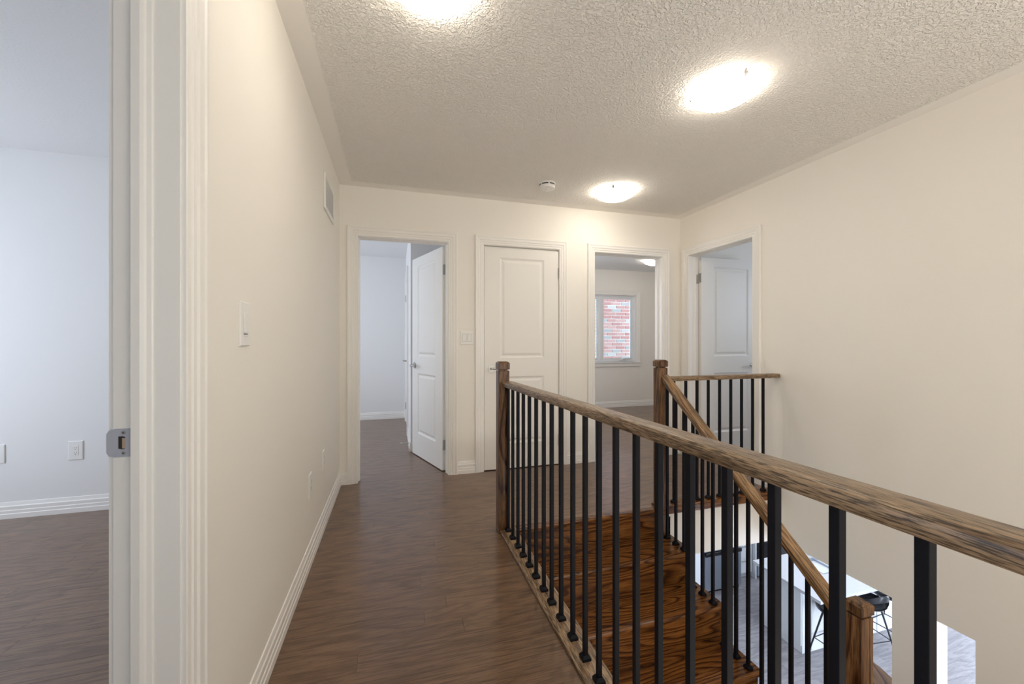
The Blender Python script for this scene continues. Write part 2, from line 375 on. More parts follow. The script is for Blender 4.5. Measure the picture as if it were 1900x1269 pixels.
# ------------------------------------------------------------------ trim: baseboards and casings
BASEP = [(0,0),(.016,0),(.016,.030),(.0135,.034),(.0135,.052),(.011,.056),(.011,.078),(.0075,.084),(.0055,.096),(.004,.104),(.0,.106)]
def base(b, p, q, nrm):
    """baseboard run from p to q (x,y) standing out along nrm"""
    n = Vector((nrm[0], nrm[1], 0))
    b.sweep([[Vector((x, y, 0)) + n*t + Vector((0,0,h)) for t, h in BASEP] for x, y in (p, q)])
b = B(); base(b, (XL, DL[1]+.085), (XL, YB), (1,0)); base(b, (XL, -.9), (XL, DL[0]-.085), (1,0)); struct('baseboard_left', b, M['trim'], 'long white stepped baseboard along the left hall wall', 'baseboard')
CW = .078
for i, (x0, x1) in enumerate(((XL, D1[0]-CW-.004), (D1[1]+CW+.004, D2[0]-CW-.004), (D2[1]+CW+.004, D3[0]-CW-.004), (D3[1]+CW+.004, XR))):
    b = B(); base(b, (x0, YB), (x1, YB), (0,-1))
    struct('baseboard_back' + ('' if i == 0 else '.%03d' % i), b, M['trim'],
           ('tiny baseboard piece in the left hall corner', 'short white baseboard piece between the open bedroom door and the closed door',
            'short white baseboard piece between the closed door and the corner room doorway', 'short baseboard piece in the right hall corner')[i], 'baseboard')
b = B(); base(b, (XR, 2.43), (XR, D4[0]-CW-.004), (-1,0)); base(b, (XR, D4[1]+CW+.004), (XR, YB), (-1,0)); struct('baseboard_right', b, M['trim'], 'short baseboard at the end of the short railing', 'baseboard')
b = B(); base(b, (-3.4, 3.47), (XL-WT, 3.47), (0,-1)); struct('baseboard_bedroom', b, M['trim'], 'white stepped baseboard in the left bedroom', 'baseboard')
b = B(); base(b, (-2.9, Y2), (.165, Y2), (0,-1)); base(b, (.165, 6.13), (.165, Y2), (-1,0)); base(b, (.165, 4.39), (.165, 5.13), (-1,0)); base(b, (.165, 4.39), (.62, 4.39), (0,-1)); struct('baseboard_bedroom.001', b, M['trim'], 'white baseboard in the rear bedroom', 'baseboard')
b = B(); base(b, (1.62, Y2), (5.2, Y2), (0,-1)); struct('baseboard_bedroom.002', b, M['trim'], 'white baseboard under the corner room window', 'baseboard')

CASP = [(0,0),(0,.008),(.004,.010),(.018,.010),(.022,.013),(.036,.013),(.041,.017),(.060,.018),(.066,.021),(.076,.021),(.078,.018),(.078,0)]
def casing(b, a, c, zt, P, z0=0.0):
    """moulded casing round three sides; P(s, out, z) -> world"""
    loops = []
    for k in range(4):
        lp = []
        for t, o in CASP:
            if k == 0: lp.append(P(a-t, o, z0))
            elif k == 1: lp.append(P(a-t, o, zt+t))
            elif k == 2: lp.append(P(c+t, o, zt+t))
            else: lp.append(P(c+t, o, z0))
        loops.append(lp)
    b.sweep(loops)
def doorway(name, a, c, P, label, depth=WT, stop_at=.04, sides=(1, 1), stop_w=.036, cas_front=True):
    """P(s, d, z): s along wall, d into the wall from the hall face (negative = towards the hall)"""
    t = empty(name, P((a+c)/2, 0, 0), label, 'door frame', kind='structure')
    r = .004
    b = B(); casing(b, a-r, c+r, DH+r, lambda s, o, z: P(s, -o, z)); obj('casing', b, M['trim'], t)
    b = B(); casing(b, a-r, c+r, DH+r, lambda s, o, z: P(s, depth+o, z)); obj('casing', b, M['trim'], t)
    b = B()
    def pb(s0, s1, d0, d1, z0, z1):
        p, q = P(s0, d0, z0), P(s1, d1, z1)
        b.box(min(p[0],q[0]), max(p[0],q[0]), min(p[1],q[1]), max(p[1],q[1]), z0, z1, .0012)
    pb(a-.018, a, 0, depth, 0, DH); pb(c, c+.018, 0, depth, 0, DH); pb(a-.018, c+.018, 0, depth, DH, DH+.018)
    obj('jamb', b, M['trim'], t)
    b = B()
    s0, s1 = stop_at, stop_at+stop_w            # door side s0, ogee slopes away to s1
    prof = [(s0, 0), (s0, .011), (s0+(s1-s0)*.45, .011), (s0+(s1-s0)*.62, .0085), (s0+(s1-s0)*.72, .005), (s0+(s1-s0)*.95, .0035), (s1, .002), (s1, 0)]
    b.sweep([[P(a+o, d, 0) for d, o in prof], [P(a+o, d, DH-o) for d, o in prof], [P(c-o, d, DH-o) for d, o in prof], [P(c-o, d, 0) for d, o in prof]])
    obj('stop_bead', b, M['trim'], t)
    return t
Pb = lambda s, d, z: Vector((s, YB+d, z))
Pr = lambda s, d, z: Vector((XR+d, s, z))
Pl = lambda s, d, z: Vector((XL-d, s, z))
f1 = doorway('trim_1', *D1, Pb, 'white moulded frame of the open rear bedroom door', stop_at=.079, stop_w=-.033)
f2 = doorway('trim_2', *D2, Pb, 'white moulded frame of the closed hall door', stop_at=.040)
f3 = doorway('trim_3', *D3, Pb, 'white moulded frame of the doorway to the corner room with the window', stop_at=.079, stop_w=-.033)
f4 = doorway('trim_4', *D4, Pr, 'white moulded frame of the doorway in the right wall', stop_at=.079, stop_w=-.033)
fL = doorway('trim_5', *DL, Pl, 'white frame of the near left doorway with a steel strike plate', stop_at=.080, stop_w=-.033)

# ------------------------------------------------------------------ doors
def door_leaf(wd, h=2.015, t=.035):
    """leaf with two moulded panels a side, hinge edge at x=0, free edge at x=wd, front face at y=0, back at y=t. returns (slab B, [panel B...])"""
    st, z = .105*wd/.71+.0, [.115, .235]
    px0, px1 = .145*wd/.72, wd-.145*wd/.72
    rows = [(.235, .845), (1.015, 1.925)]
    slab, panels = B(), []
    for side in (0, 1):
        yf = 0 if side == 0 else t; sg = 1 if side == 0 else -1
        def P(x, zz, d): return (x, yf+sg*d, zz)
        xs = [0, px0, px1, wd]; zs = [.008, rows[0][0], rows[0][1], rows[1][0], rows[1][1], h]
        for i in range(3):
            for j in range(5):
                if i == 1 and j in (1, 3): continue
                q = [P(xs[i], zs[j], 0), P(xs[i+1], zs[j], 0), P(xs[i+1], zs[j+1], 0), P(xs[i], zs[j+1], 0)]
                slab.pts(q, [(0,1,2,3)] if side == 0 else [(3,2,1,0)])
        for z0, z1 in rows:
            steps = [(0, 0), (.006, .004), (.016, .0085), (.024, .0085)]
            for (i0, d0), (i1, d1) in zip(steps, steps[1:]):
                A = [(px0+i0, z0+i0), (px1-i0, z0+i0), (px1-i0, z1-i0), (px0+i0, z1-i0)]
                C2 = [(px0+i1, z0+i1), (px1-i1, z0+i1), (px1-i1, z1-i1), (px0+i1, z1-i1)]
                slab.pts([P(x, zz, d0) for x, zz in A]+[P(x, zz, d1) for x, zz in C2], [(k, (k+1)%4, (k+1)%4+4, k+4) for k in range(4)])
            pn = B(); prev = None
            lv = [(.024, .0085), (.042, .0025), (.046, .002)]
            R = [[P(px0+i, z0+i, d), P(px1-i, z0+i, d), P(px1-i, z1-i, d), P(px0+i, z1-i, d)] for i, d in lv]
            for A, C2 in zip(R, R[1:]): pn.pts(A+C2, [(k, (k+1)%4, (k+1)%4+4, k+4) for k in range(4)])
            pn.pts(R[-1], [(0,1,2,3)]); panels.append(pn)
    for q in ([(0,0,.008),(0,t,.008),(0,t,h),(0,0,h)], [(wd,0,.008),(wd,t,.008),(wd,t,h),(wd,0,h)], [(0,0,h),(wd,0,h),(wd,t,h),(0,t,h)], [(0,0,.008),(wd,0,.008),(wd,t,.008),(0,t,.008)]):
        slab.pts(q, [(0,1,2,3)])
    bmesh.ops.remove_doubles(slab.bm, verts=slab.bm.verts, dist=1e-5)
    return slab, panels
def lever(x, z, yf, sg, dirx):
    """round rose, neck and lever on a leaf face; sg=-1: sticks out to -y"""
    b = B()
    def cyl(y0, y1, r): b.tube((x, yf+sg*y0, z), (x, yf+sg*y1, z), r, r, 24)
    cyl(0, .005, .033); cyl(.005, .010, .029); cyl(.010, .048, .0105)
    b.path([(x, yf+sg*.048, z), (x+dirx*.02, yf+sg*.052, z), (x+dirx*.06, yf+sg*.053, z+.001), (x+dirx*.115, yf+sg*.050, z)], .0085, 10)
    return b
def hang(name, hx, hy, ang, wd, label, hinges=(.235, 1.02, 1.80), handle_z=.92, flip=False, hinge_side=-1, mat_=None):
    """ang: direction of the leaf from its hinge edge (radians from +x); flip puts thickness on the other side"""
    t = empty(name, (hx, hy, 0), label, 'door', kind='structure')
    Mx = Matrix.Translation((hx, hy, 0)) @ Matrix.Rotation(ang, 4, 'Z')
    if flip: Mx = Mx @ Matrix.Diagonal((1, -1, 1, 1))
    slab, panels = door_leaf(wd)
    obj('slab', slab.xf(Mx), M['door'], t)
    for p in panels: obj('panel', p.xf(Mx), M['door'], t)
    for sg, yf in ((-1, 0), (1, .035)):
        obj('door_handle', lever(wd-.065, handle_z, yf, sg, -1).xf(Mx), M['nickel'], t, smooth=True)
    for z in hinges:
        y = 0 if hinge_side < 0 else .035
        b = B()
        for k in range(5): b.tube((-.004, y+hinge_side*.006, z-.045+k*.018), (-.004, y+hinge_side*.006, z-.0285+k*.018), .0075, .0075, 12)
        b.tube((-.004, y+hinge_side*.006, z-.050), (-.004, y+hinge_side*.006, z+.050), .0055, .0055, 10)
        b.box(-.0035, -.0008, min(y, y-hinge_side*.030), max(y, y-hinge_side*.030), z-.045, z+.045)
        b.box(-.0075, -.0045, min(y, y-hinge_side*.030), max(y, y-hinge_side*.030), z-.045, z+.045)
        obj('hinge', b.xf(Mx), M['nickel'], t, smooth=True)
    b = B().box(wd-.0002, wd+.0015, .005, .030, handle_z-.028, handle_z+.028); obj('latch_plate', b.xf(Mx), M['strike'], t)
    return t
# door 1: rear bedroom, hinged on the right, open into the room
hang('door_1', .411, 3.628, math.atan2(.700, -.235), .728, 'open white two panel door of the rear bedroom', flip=True, hinge_side=1, hinges=(.235, 1.81))
# door 2: closed in its frame, hinges right
hang('door_2', D2[1]-.003, YB+.004, math.pi, D2[1]-D2[0]-.006, 'closed white two panel door between the bedroom doorways', flip=True, hinge_side=-1, hinges=(.235, 1.81), handle_z=.92)
# door 4: right wall room, hinged at the far jamb, open into the room
hang('door_3', XR+WT+.006, D4[1]-.036, math.atan2(.0, .70), .745, 'white two panel door standing open behind the right wall doorway', hinge_side=1, hinges=(.235, 1.81))
# closet door in the rear bedroom, seen nearly edge on
dc = hang('door_4', .165-.003, 6.04, -math.pi/2, .82, 'closet door in the rear bedroom seen nearly edge-on', flip=False, hinge_side=-1, hinges=(.235, 1.79), handle_z=.92)
tc_ = empty('trim_6', (.165, 5.63, 0), 'white casing of the closet door in the rear bedroom', 'door frame', kind='structure')
b = B(); casing(b, 5.215, 6.045, DH, lambda s, o, z: Vector((.165-o, s, z))); obj('casing', b, M['trim'], tc_)
# door 4 back panel gap: extra hinge leaf on the far jamb
b = B().box(XR+.082, XR+WT-.001, D4[1]-.0025, D4[1]-.0005, 1.755, 1.845); obj('hinge_leaf', b, M['nickel'], f4)
# strike plate on the left jamb
sp = empty('strike_plate', (-.53, DL[1], .956), 'brushed steel strike plate on the near left door jamb', 'strike plate')
b = B(); y = DL[1]-.0022
X0, X1, Z0, Z1 = -.553, -.5135, .928, .985
ol = [(X1,Z0),(X1,Z1),(-.540,Z1),(-.549,Z1-.003),(X0,Z1-.010),(X0,Z0+.010),(-.549,Z0+.003),(-.540,Z0)]
hole = [(-.522,.945),(-.522,.968),(-.526,.970),(-.534,.970),(-.534,.945),(-.526,.943)]
def plate(b, ol, hole, y0, y1):
    import itertools
    # ring of quads between a radial resample of outline and hole
    cx, cz = -.528, .9565; n = 32
    def hit(poly, ang):
        d = Vector((math.cos(ang), math.sin(ang))); best = None
        for (ax, az), (bx, bz) in zip(poly, poly[1:]+poly[:1]):
            ex, ez = bx-ax, bz-az; den = d.x*ez-d.y*ex
            if abs(den) < 1e-12: continue
            t = ((ax-cx)*ez-(az-cz)*ex)/den; u = ((ax-cx)*d.y-(az-cz)*d.x)/den
            if t > 0 and -1e-6 <= u <= 1+1e-6 and (best is None or t > best): best = t
        return (cx+d.x*best, cz+d.y*best)
    angs = sorted([2*math.pi*i/n for i in range(n)] + [math.atan2(z-cz, x-cx) % (2*math.pi) for x, z in ol+hole])
    o = [hit(ol, a) for a in angs]; h = [hit(hole, a) for a in angs]; k = len(angs)
    vs = [(x, y0, z) for x, z in o]+[(x, y0, z) for x, z in h]+[(x, y1, z) for x, z in o]+[(x, y1, z) for x, z in h]
    f = []
    for i in range(k):
        j = (i+1) % k
        f += [(i, j, k+j, k+i), (2*k+i, 2*k+j, 3*k+j, 3*k+i), (i, j, 2*k+j, 2*k+i), (k+i, k+j, 3*k+j, 3*k+i)]
    b.pts(vs, f)
plate(b, ol, hole, y, DL[1]-.0002); bmesh.ops.remove_doubles(b.bm, verts=b.bm.verts, dist=1e-6)
obj('plate', b, M['strike'], sp)
obj('latch_hole', B().box(-.535,-.521,DL[1]-.0006,DL[1]-.0002,.943,.970), M['shadow_gap'], sp)
obj('latch_tab', B().box(-.5275,-.5215,DL[1]-.0016,DL[1]-.0007,.945,.966), mat('raw_wood_edge',(.45,.33,.24),.7), sp)
for z in (.977, .936):
    b = B().tube((-.525, y-.0001, z), (-.525, y-.0012, z), .0036, .0030, 16); s_ = obj('screw', b, M['nickel'], sp)
    obj('screw_slot', B().box(-.5265,-.5235,y-.0016,y-.0011,z-.0005,z+.0005).box(-.5255,-.5245,y-.0016,y-.0011,z-.0015,z+.0015), M['shadow_gap'], s_)

# ------------------------------------------------------------------ window in the corner room and the brick house outside
wn = empty('window_1', ((WX0+WX1)/2, Y2, WZ0), 'white casement window of the corner room with a brick wall outside', 'window', kind='structure')
b = B()
def frame(b, x0, x1, z0, z1, y0, y1, w_, bev=.003):
    b.box(x0, x0+w_, y0, y1, z0, z1, bev); b.box(x1-w_, x1, y0, y1, z0, z1, bev); b.box(x0+w_, x1-w_, y0, y1, z0, z0+w_, bev); b.box(x0+w_, x1-w_, y0, y1, z1-w_, z1, bev)
frame(b, WX0, WX1, WZ0, WZ1, Y2+.04, Y2+.12, .035); b.box(3.475, 3.535, Y2+.04, Y2+.12, WZ0+.035, WZ1-.035, .003)
obj('window_frame', b, M['vinyl'], wn)
for x0, x1 in ((WX0+.035, 3.475), (3.535, WX1-.035)):
    b = B(); frame(b, x0, x1, WZ0+.035, WZ1-.035, Y2+.05, Y2+.10, .038); sa = obj('sash', b, M['vinyl'], wn)
    obj('pane', B().box(x0+.036, x1-.036, Y2+.072, Y2+.078, WZ0+.071, WZ1-.071), M['glass'], sa)
b = B(); casing(b, WX0, WX1, WZ1, lambda s, o, z: Vector((s, Y2-o, z)), WZ0-.02); obj('window_casing', b, M['trim'], wn)
b = B().box(WX0-.085, WX1+.085, Y2-.032, Y2+.04, WZ0-.018, WZ0, .003).box(WX0-.075, WX1+.075, Y2-.018, Y2, WZ0-.078, WZ0-.018, .003).box(WX0, WX0+.006, Y2, Y2+.04, WZ0, WZ1).box(WX1-.006, WX1, Y2, Y2+.04, WZ0, WZ1).box(WX0, WX1, Y2, Y2+.04, WZ1-.006, WZ1); obj('window_sill', b, M['trim'], wn)
b = B().box(3.90, 4.02, Y2+.022, Y2+.046, WZ0+.037, WZ0+.052, .003); b.path([(3.94, Y2+.025, WZ0+.05), (3.98, Y2+.015, WZ0+.062), (4.04, Y2+.015, WZ0+.058)], .006); obj('crank_handle', b, M['vinyl'], wn)
YN = 7.9
nb = empty('brick_house', (5.0, YN, -3), 'neighbouring house wall of mixed red and grey bricks outside the corner room window', 'house')
BX0, BZ0 = 4.16, .55
obj('mortar', B().box(3.0, 8.5, YN+.012, YN+.3, -3, 5.5), M['mortar'], nb)
obj('stucco_wall', B().box(2.2, BX0-.0, YN-.002, YN+.012, -3, 5.5).box(BX0, 8.5, YN-.002, YN+.012, -3, BZ0-.005).box(BX0, 8.5, YN-.002, YN+.012, 2.72, 5.5).box(6.16, 8.5, YN-.002, YN+.012, BZ0, 2.72), M['siding'], nb)
bw, bh = .207, .058
bmeshes = {'full': B().box(-bw/2, bw/2, -.004, .03, -bh/2, bh/2, .002).mesh('brick', M['brick']), 'half': B().box(-bw/4+.003, bw/4-.003, -.004, .03, -bh/2, bh/2, .002).mesh('brick', M['brick'])}
rows_ = 29
for j in range(rows_):
    z = BZ0 + j*.075 + .035; off = 0 if j % 2 else .1125
    if off: obj('brick', bmeshes['half'], None, nb, loc=(BX0+.055, YN, z))
    for i in range(8):
        obj('brick', bmeshes['full'], None, nb, loc=(BX0+.1125+off+i*.225 + rnd.uniform(-.003,.003), YN-rnd.uniform(0,.003), z))
obj('neighbour_window', (lambda b: (frame(b, 2.9, 3.95, .6, 1.3, YN-.03, YN, .06), b)[1])(B()), M['vinyl'], nb)

# ------------------------------------------------------------------ railings
def R_top(y): return .950 - .0125*y
def baluster_at(parent, x, y, z0, z1, m=None):
    o = obj('baluster', B().box(x-.008, x+.008, y-.008, y+.008, z0, z1, .001), M['iron'], parent)
    s = .0165
    b = B().pts([(x-s,y-s,z0),(x+s,y-s,z0),(x+s,y+s,z0),(x-s,y+s,z0),(x-s,y-s,z0+.010),(x+s,y-s,z0+.010),(x+s,y+s,z0+.010),(x-s,y+s,z0+.010),
                 (x-.0105,y-.0105,z0+.020),(x+.0105,y-.0105,z0+.020),(x+.0105,y+.0105,z0+.020),(x-.0105,y+.0105,z0+.020)],
                [(0,1,5,4),(1,2,6,5),(2,3,7,6),(3,0,4,7),(4,5,9,8),(5,6,10,9),(6,7,11,10),(7,4,8,11),(8,9,10,11),(3,2,1,0)])
    obj('shoe', b, M['iron'], o)
    return o
def newel(parent, x, y, z0, z1, s=.034):
    b = B().box(x-s, x+s, y-s, y+s, z0, z1-.056, .002)
    b.box(x-s+.010, x+s-.010, y-s+.010, y+s-.010, z1-.056, z1-.046)
    o = obj('newel_post', b, M['post'], parent)
    r = s+.002
    def sq(q, z): return [(x-q,y-q,z),(x+q,y-q,z),(x+q,y+q,z),(x-q,y+q,z)]
    obj('newel_cap', B().sweep([sq(r-.003, z1-.048), sq(r, z1-.045), sq(r, z1-.010), sq(r-.011, z1)]), M['post'], o)
    return o
RP = [(-.035,-.0285),(-.0335,-.031),(.0335,-.031),(.035,-.0285),(.035,-.009),(.0335,-.004),(.030,-.0012),(.026,0),(-.026,0),(-.030,-.0012),(-.0335,-.004),(-.035,-.009)]

# hall guard railing on the left edge of the stairwell
r1 = empty('hall_railing', (.66, 2.4, 0), 'long near railing of oak and black iron balusters between hall and stairs', 'railing')
b = B().sweep([[(.664+p, y, R_top(y)+q) for p, q in RP] for y in (-.86, 2.362)]); obj('handrail', b, M['rail_y'], r1, smooth=True)
newel(r1, .641, 2.396, 0, 1.04)
b = B().box(.617, .720, -.86, 2.43, 0.0, .014, .003); obj('base_cap', b, M['rail_y'], r1)
ys = [2.343,2.246,2.144,2.046,1.946,1.844,1.739,1.642,1.538,1.425,1.320,1.218,1.110,1.000,.898,.782,.674,.566,.458,.350,.243,.136]
for y in ys: baluster_at(r1, .662, y, .014, R_top(y)-.028)

# short guard railing at the end of the stairwell
r2 = empty('landing_railing', (2.3, 2.43, 0), 'short level railing from the middle newel post to the right wall', 'railing')
b = B().sweep([[(x, 2.425+p, .915+q) for p, q in RP] for x in (1.834, XR-.001)]); obj('handrail', b, M['rail_x'], r2, smooth=True)
b = B().box(1.76, XR-.001, YS, 2.475, 0.0, .014, .004).box(1.76, XR-.001, YS, 2.409, -.045, 0.0, .003); obj('base_cap', b, M['tread'], r2)
for x in (1.913,2.014,2.111,2.211,2.313,2.416,2.517,2.622,2.724): baluster_at(r2, x, 2.425, .014, .888)

# sloping stair railing
r3 = empty('stair_railing', (1.81, 2.4, 0), 'sloping oak handrail with iron balusters descending the open side of the stairs', 'railing')
newel(r3, 1.797, 2.420, -.19, 1.035); newel(r3, 1.832, 1.186, -.95, .098)
SL = .778
def S_top(y): return .930 - SL*(2.386-y)
RQ = [(p*.95, q*1.15) for p, q in RP]
b = B().sweep([[(1.812+p, y, S_top(y)+q/math.cos(math.atan(SL))) for p, q in RQ] for y in (1.221, 2.385)])
Rt = Matrix.Rotation(math.atan(SL), 4, 'X'); b.xf(Rt.inverted()); hr = obj('handrail', b, M['rail_s'], r3, smooth=True); hr.rotation_euler = (math.atan(SL), 0, 0)
RUN, RISE = .245, .19
for y in (2.350,2.262,2.185,2.103,2.022,1.938,1.855,1.770,1.692,1.610,1.530,1.452,1.372,1.289):
    k = int((YS - y)/RUN) + 1
    baluster_at(r3, 1.80, y, -RISE*k, S_top(y)-.045)

# ------------------------------------------------------------------ staircase
st = empty('staircase', (1.27, YS, 0), 'glossy red brown oak stairs going down behind the long railing', 'staircase')
def tread(x0, x1, ynose, yback, z, rnd_end=True):
    """tread with rounded nosing and a quarter-round outer corner, grain along x"""
    r = .04
    pl = [(x0, yback), (x0, ynose)]
    if rnd_end:
        pl += [(x1-r+r*math.sin(a), ynose+r-r*math.cos(a)) for a in [i*math.pi/12 for i in range(7)]] + [(x1, yback)]
    else: pl += [(x1, ynose), (x1, yback)]
    loops = []
    for ins, h in ((.008,-.027),(.002,-.023),(0,-.0135),(.002,-.005),(.008,0)):
        cxm = sum(p[0] for p in pl)/len(pl)
        loops.append([(max(x0, min(p[0], x1-ins)), (p[1]+ins if p[1] < yback-1e-6 else p[1]), z+h) for p in pl])
    return B().sweep(loops)
obj('tread', B().sweep([[(x, YS+p, q) for p, q in ((.000,-.0135),(.002,-.005),(.008,0),(.045,0),(.045,-.027),(.008,-.027),(.002,-.023))] for x in (.720, 1.763)]), M['tread'], st, smooth=True)
for k in range(1, 5):
    yn = YS - RUN*k; z = -RISE*k
    obj('tread', tread(.716, 1.865, yn, yn+RUN+.028, z), M['tread'], st, smooth=True)
for k in range(0, 5):
    yn = YS - RUN*k; z = -RISE*k
    x1_ = 1.763 if k == 0 else 1.838
    obj('riser', B().box(.716, x1_, yn+.026, yn+.044, z-RISE+.0005, z-.0275), M['tread'], st)
# open-side stringer
prof = [(YS+.02, -.05)]
b = B(); pl = []
for k in range(0, 5):
    yn = min(YS - RUN*k + .03, 2.386); pl += [(yn, -RISE*k-.03 if k else -.06), (yn, -RISE*(k+1)-.028)]
pl2 = pl + [(1.20, -1.30), (2.386, -.42)]
b.sweep([[(x, y, z) for y, z in pl2] for x in (1.8385, 1.852)])
obj('stringer', b, M['tread'], st)
# turning landing with a rounded corner that reaches through the wall opening
pl = [(.716,-.89), (XR-.001,-.89), (XR-.001,1.668), (2.975,1.672), (2.975,1.70),(3.0,1.76),(3.025,1.83),(3.035,1.90),(3.01,1.94),(2.96,1.955),(2.90,1.94),(2.62,1.76),(1.90,1.30),(1.86,1.405+.028),(.716,1.405+.028)]
def poly_slab(pl, z0, z1): return B().sweep([[(x, y, z0) for x, y in pl], [(x, y, z1) for x, y in pl]])
lb = poly_slab(pl, -.977, -.95); lo = obj('landing_board', lb, wood('winder_oak', TD, (.20,.095,.038), (.29,.15,.065), 'X', ring=9, rough=.3, coat=.25, pore=.45), st)
lo.rotation_euler = (0,0,math.radians(47)); lo.data.transform(Matrix.Rotation(-math.radians(47), 4, 'Z'))
pi_ = [(.716,-.89), (2.82,-.89), (2.82,1.66), (2.60,1.70),(1.90,1.27),(1.80,1.40),(.716,1.40)]
obj('landing_base', poly_slab(pi_, ZF, -.978), M['wall'], st)

# ------------------------------------------------------------------ ceiling lights
def ceiling_light(x, y, R, label, rot=0):
    t = empty('ceiling_light', (x, y, ZC), label, 'ceiling light', 'round flush ceiling lights of the hall')
    obj('base_plate', B().lathe([(0,-.0005),(R*.80,-.0005),(R*.80,-.012),(0,-.012)], (x,y,ZC), 40), M['plastic'], t, smooth=True)
    pr = [(R, -.016), (R*.97,-.027), (R*.88,-.040), (R*.72,-.054), (R*.5,-.068), (R*.25,-.077), (0,-.080)]
    inn = [(0,-.075), (R*.5,-.063), (R*.86,-.036), (R*.965,-.016)]
    b = B().lathe(pr+inn+[(R,-.016)], (x,y,ZC), 56); obj('glass_bowl', b, M['lamp_glass'], t, smooth=True)
    for k in range(3):
        a = rot + k*2*math.pi/3; cx, cy = x+(R+.001)*math.cos(a), y+(R+.001)*math.sin(a)
        b = B().sweep([[(.0005-i, -w_, z), (.0030-i, -w_, z), (.0030-i, w_, z), (.0005-i, w_, z)] for i, w_, z in ((0,.004,-.0005),(0,.011,-.014),(.001,.011,-.022),(.007,.003,-.033))])
        b.xf(Matrix.Translation((cx, cy, ZC)) @ Matrix.Rotation(a, 4, 'Z')); obj('clip', b, M['nickel'], t)
    return t
ceiling_light(.120, 1.42, .160, 'largest and nearest flush glass ceiling light, cut off by the top of the picture', math.radians(119))
ceiling_light(1.600, 1.650, .155, 'flush glass ceiling light over the stairwell, upper right', math.radians(-98))
ceiling_light(1.800, 3.03, .165, 'farthest hall ceiling light of frosted glass, near the end wall beside the smoke detector', math.radians(-126))
t4 = ceiling_light(3.90, 5.42, .150, 'flush glass ceiling light inside the corner room, seen through its doorway', 0); t4['group'] = 'flush ceiling lights in side rooms'

# ------------------------------------------------------------------ smoke detector
sx, sy = 1.182, 3.03
sd = empty('smoke_detector', (sx, sy, ZC), 'round white smoke detector on the ceiling left of the farthest hall light', 'smoke detector')
obj('base_ring', B().lathe([(0,-.0005),(.068,-.0005),(.070,-.006),(.068,-.0145),(.050,-.0150),(0,-.0150)], (sx,sy,ZC)), M['plastic'], sd, smooth=True)
obj('vent_gap', B().lathe([(0,-.015),(.0625,-.015),(.0625,-.024),(0,-.024)], (sx,sy,ZC)), M['shadow_gap'], sd)
obj('cover', B().lathe([(0,-.0225),(.0635,-.0225),(.065,-.028),(.060,-.044),(.048,-.050),(.030,-.052),(0,-.052)], (sx,sy,ZC)), M['plastic'], sd, smooth=True)
obj('test_button', B().lathe([(0,-.052),(.017,-.052),(.016,-.056),(0,-.057)], (sx-.005,sy-.02,ZC), 20), M['plastic'], sd, smooth=True)
for k in range(6):
    a = k*math.pi/3+.4; c, s_ = math.cos(a), math.sin(a)
    obj('spacer', B().box(-.006,.0035,-.006,.006,-.023,-.0145).xf(Matrix.Translation((sx+.060*c, sy+.060*s_, ZC)) @ Matrix.Rotation(a,4,'Z')), M['plastic'], sd)

# ------------------------------------------------------------------ wall vent
vt = empty('wall_vent', (XL, 2.95, 2.0), 'white louvred air return grille high on the left wall', 'vent')
y0, y1, z0, z1 = 2.757, 3.145, 2.005, 2.235
b = B()
for a in ((y0, y0+.024, z0, z1), (y1-.024, y1, z0, z1), (y0+.024, y1-.024, z0, z0+.024), (y0+.024, y1-.024, z1-.024, z1)): b.box(XL+.0003, XL+.012, a[0], a[1], a[2], a[3], .003)
obj('frame', b, M['plastic'], vt)
obj('duct_opening', B().box(XL+.0003, XL+.001, y0+.024, y1-.024, z0+.024, z1-.024), mat('grey_duct', (.62,.60,.56), .7), vt)
sm = B().box(-.0015,.0015, -(y1-y0)/2+.024, (y1-y0)/2-.024, -.007, .007).xf(Matrix.Rotation(math.radians(-40),4,'Y')).mesh('slat', M['plastic'])
for k in range(14): obj('slat', sm, None, vt, loc=(XL+.0065, (y0+y1)/2, z0+.031+k*.0128))

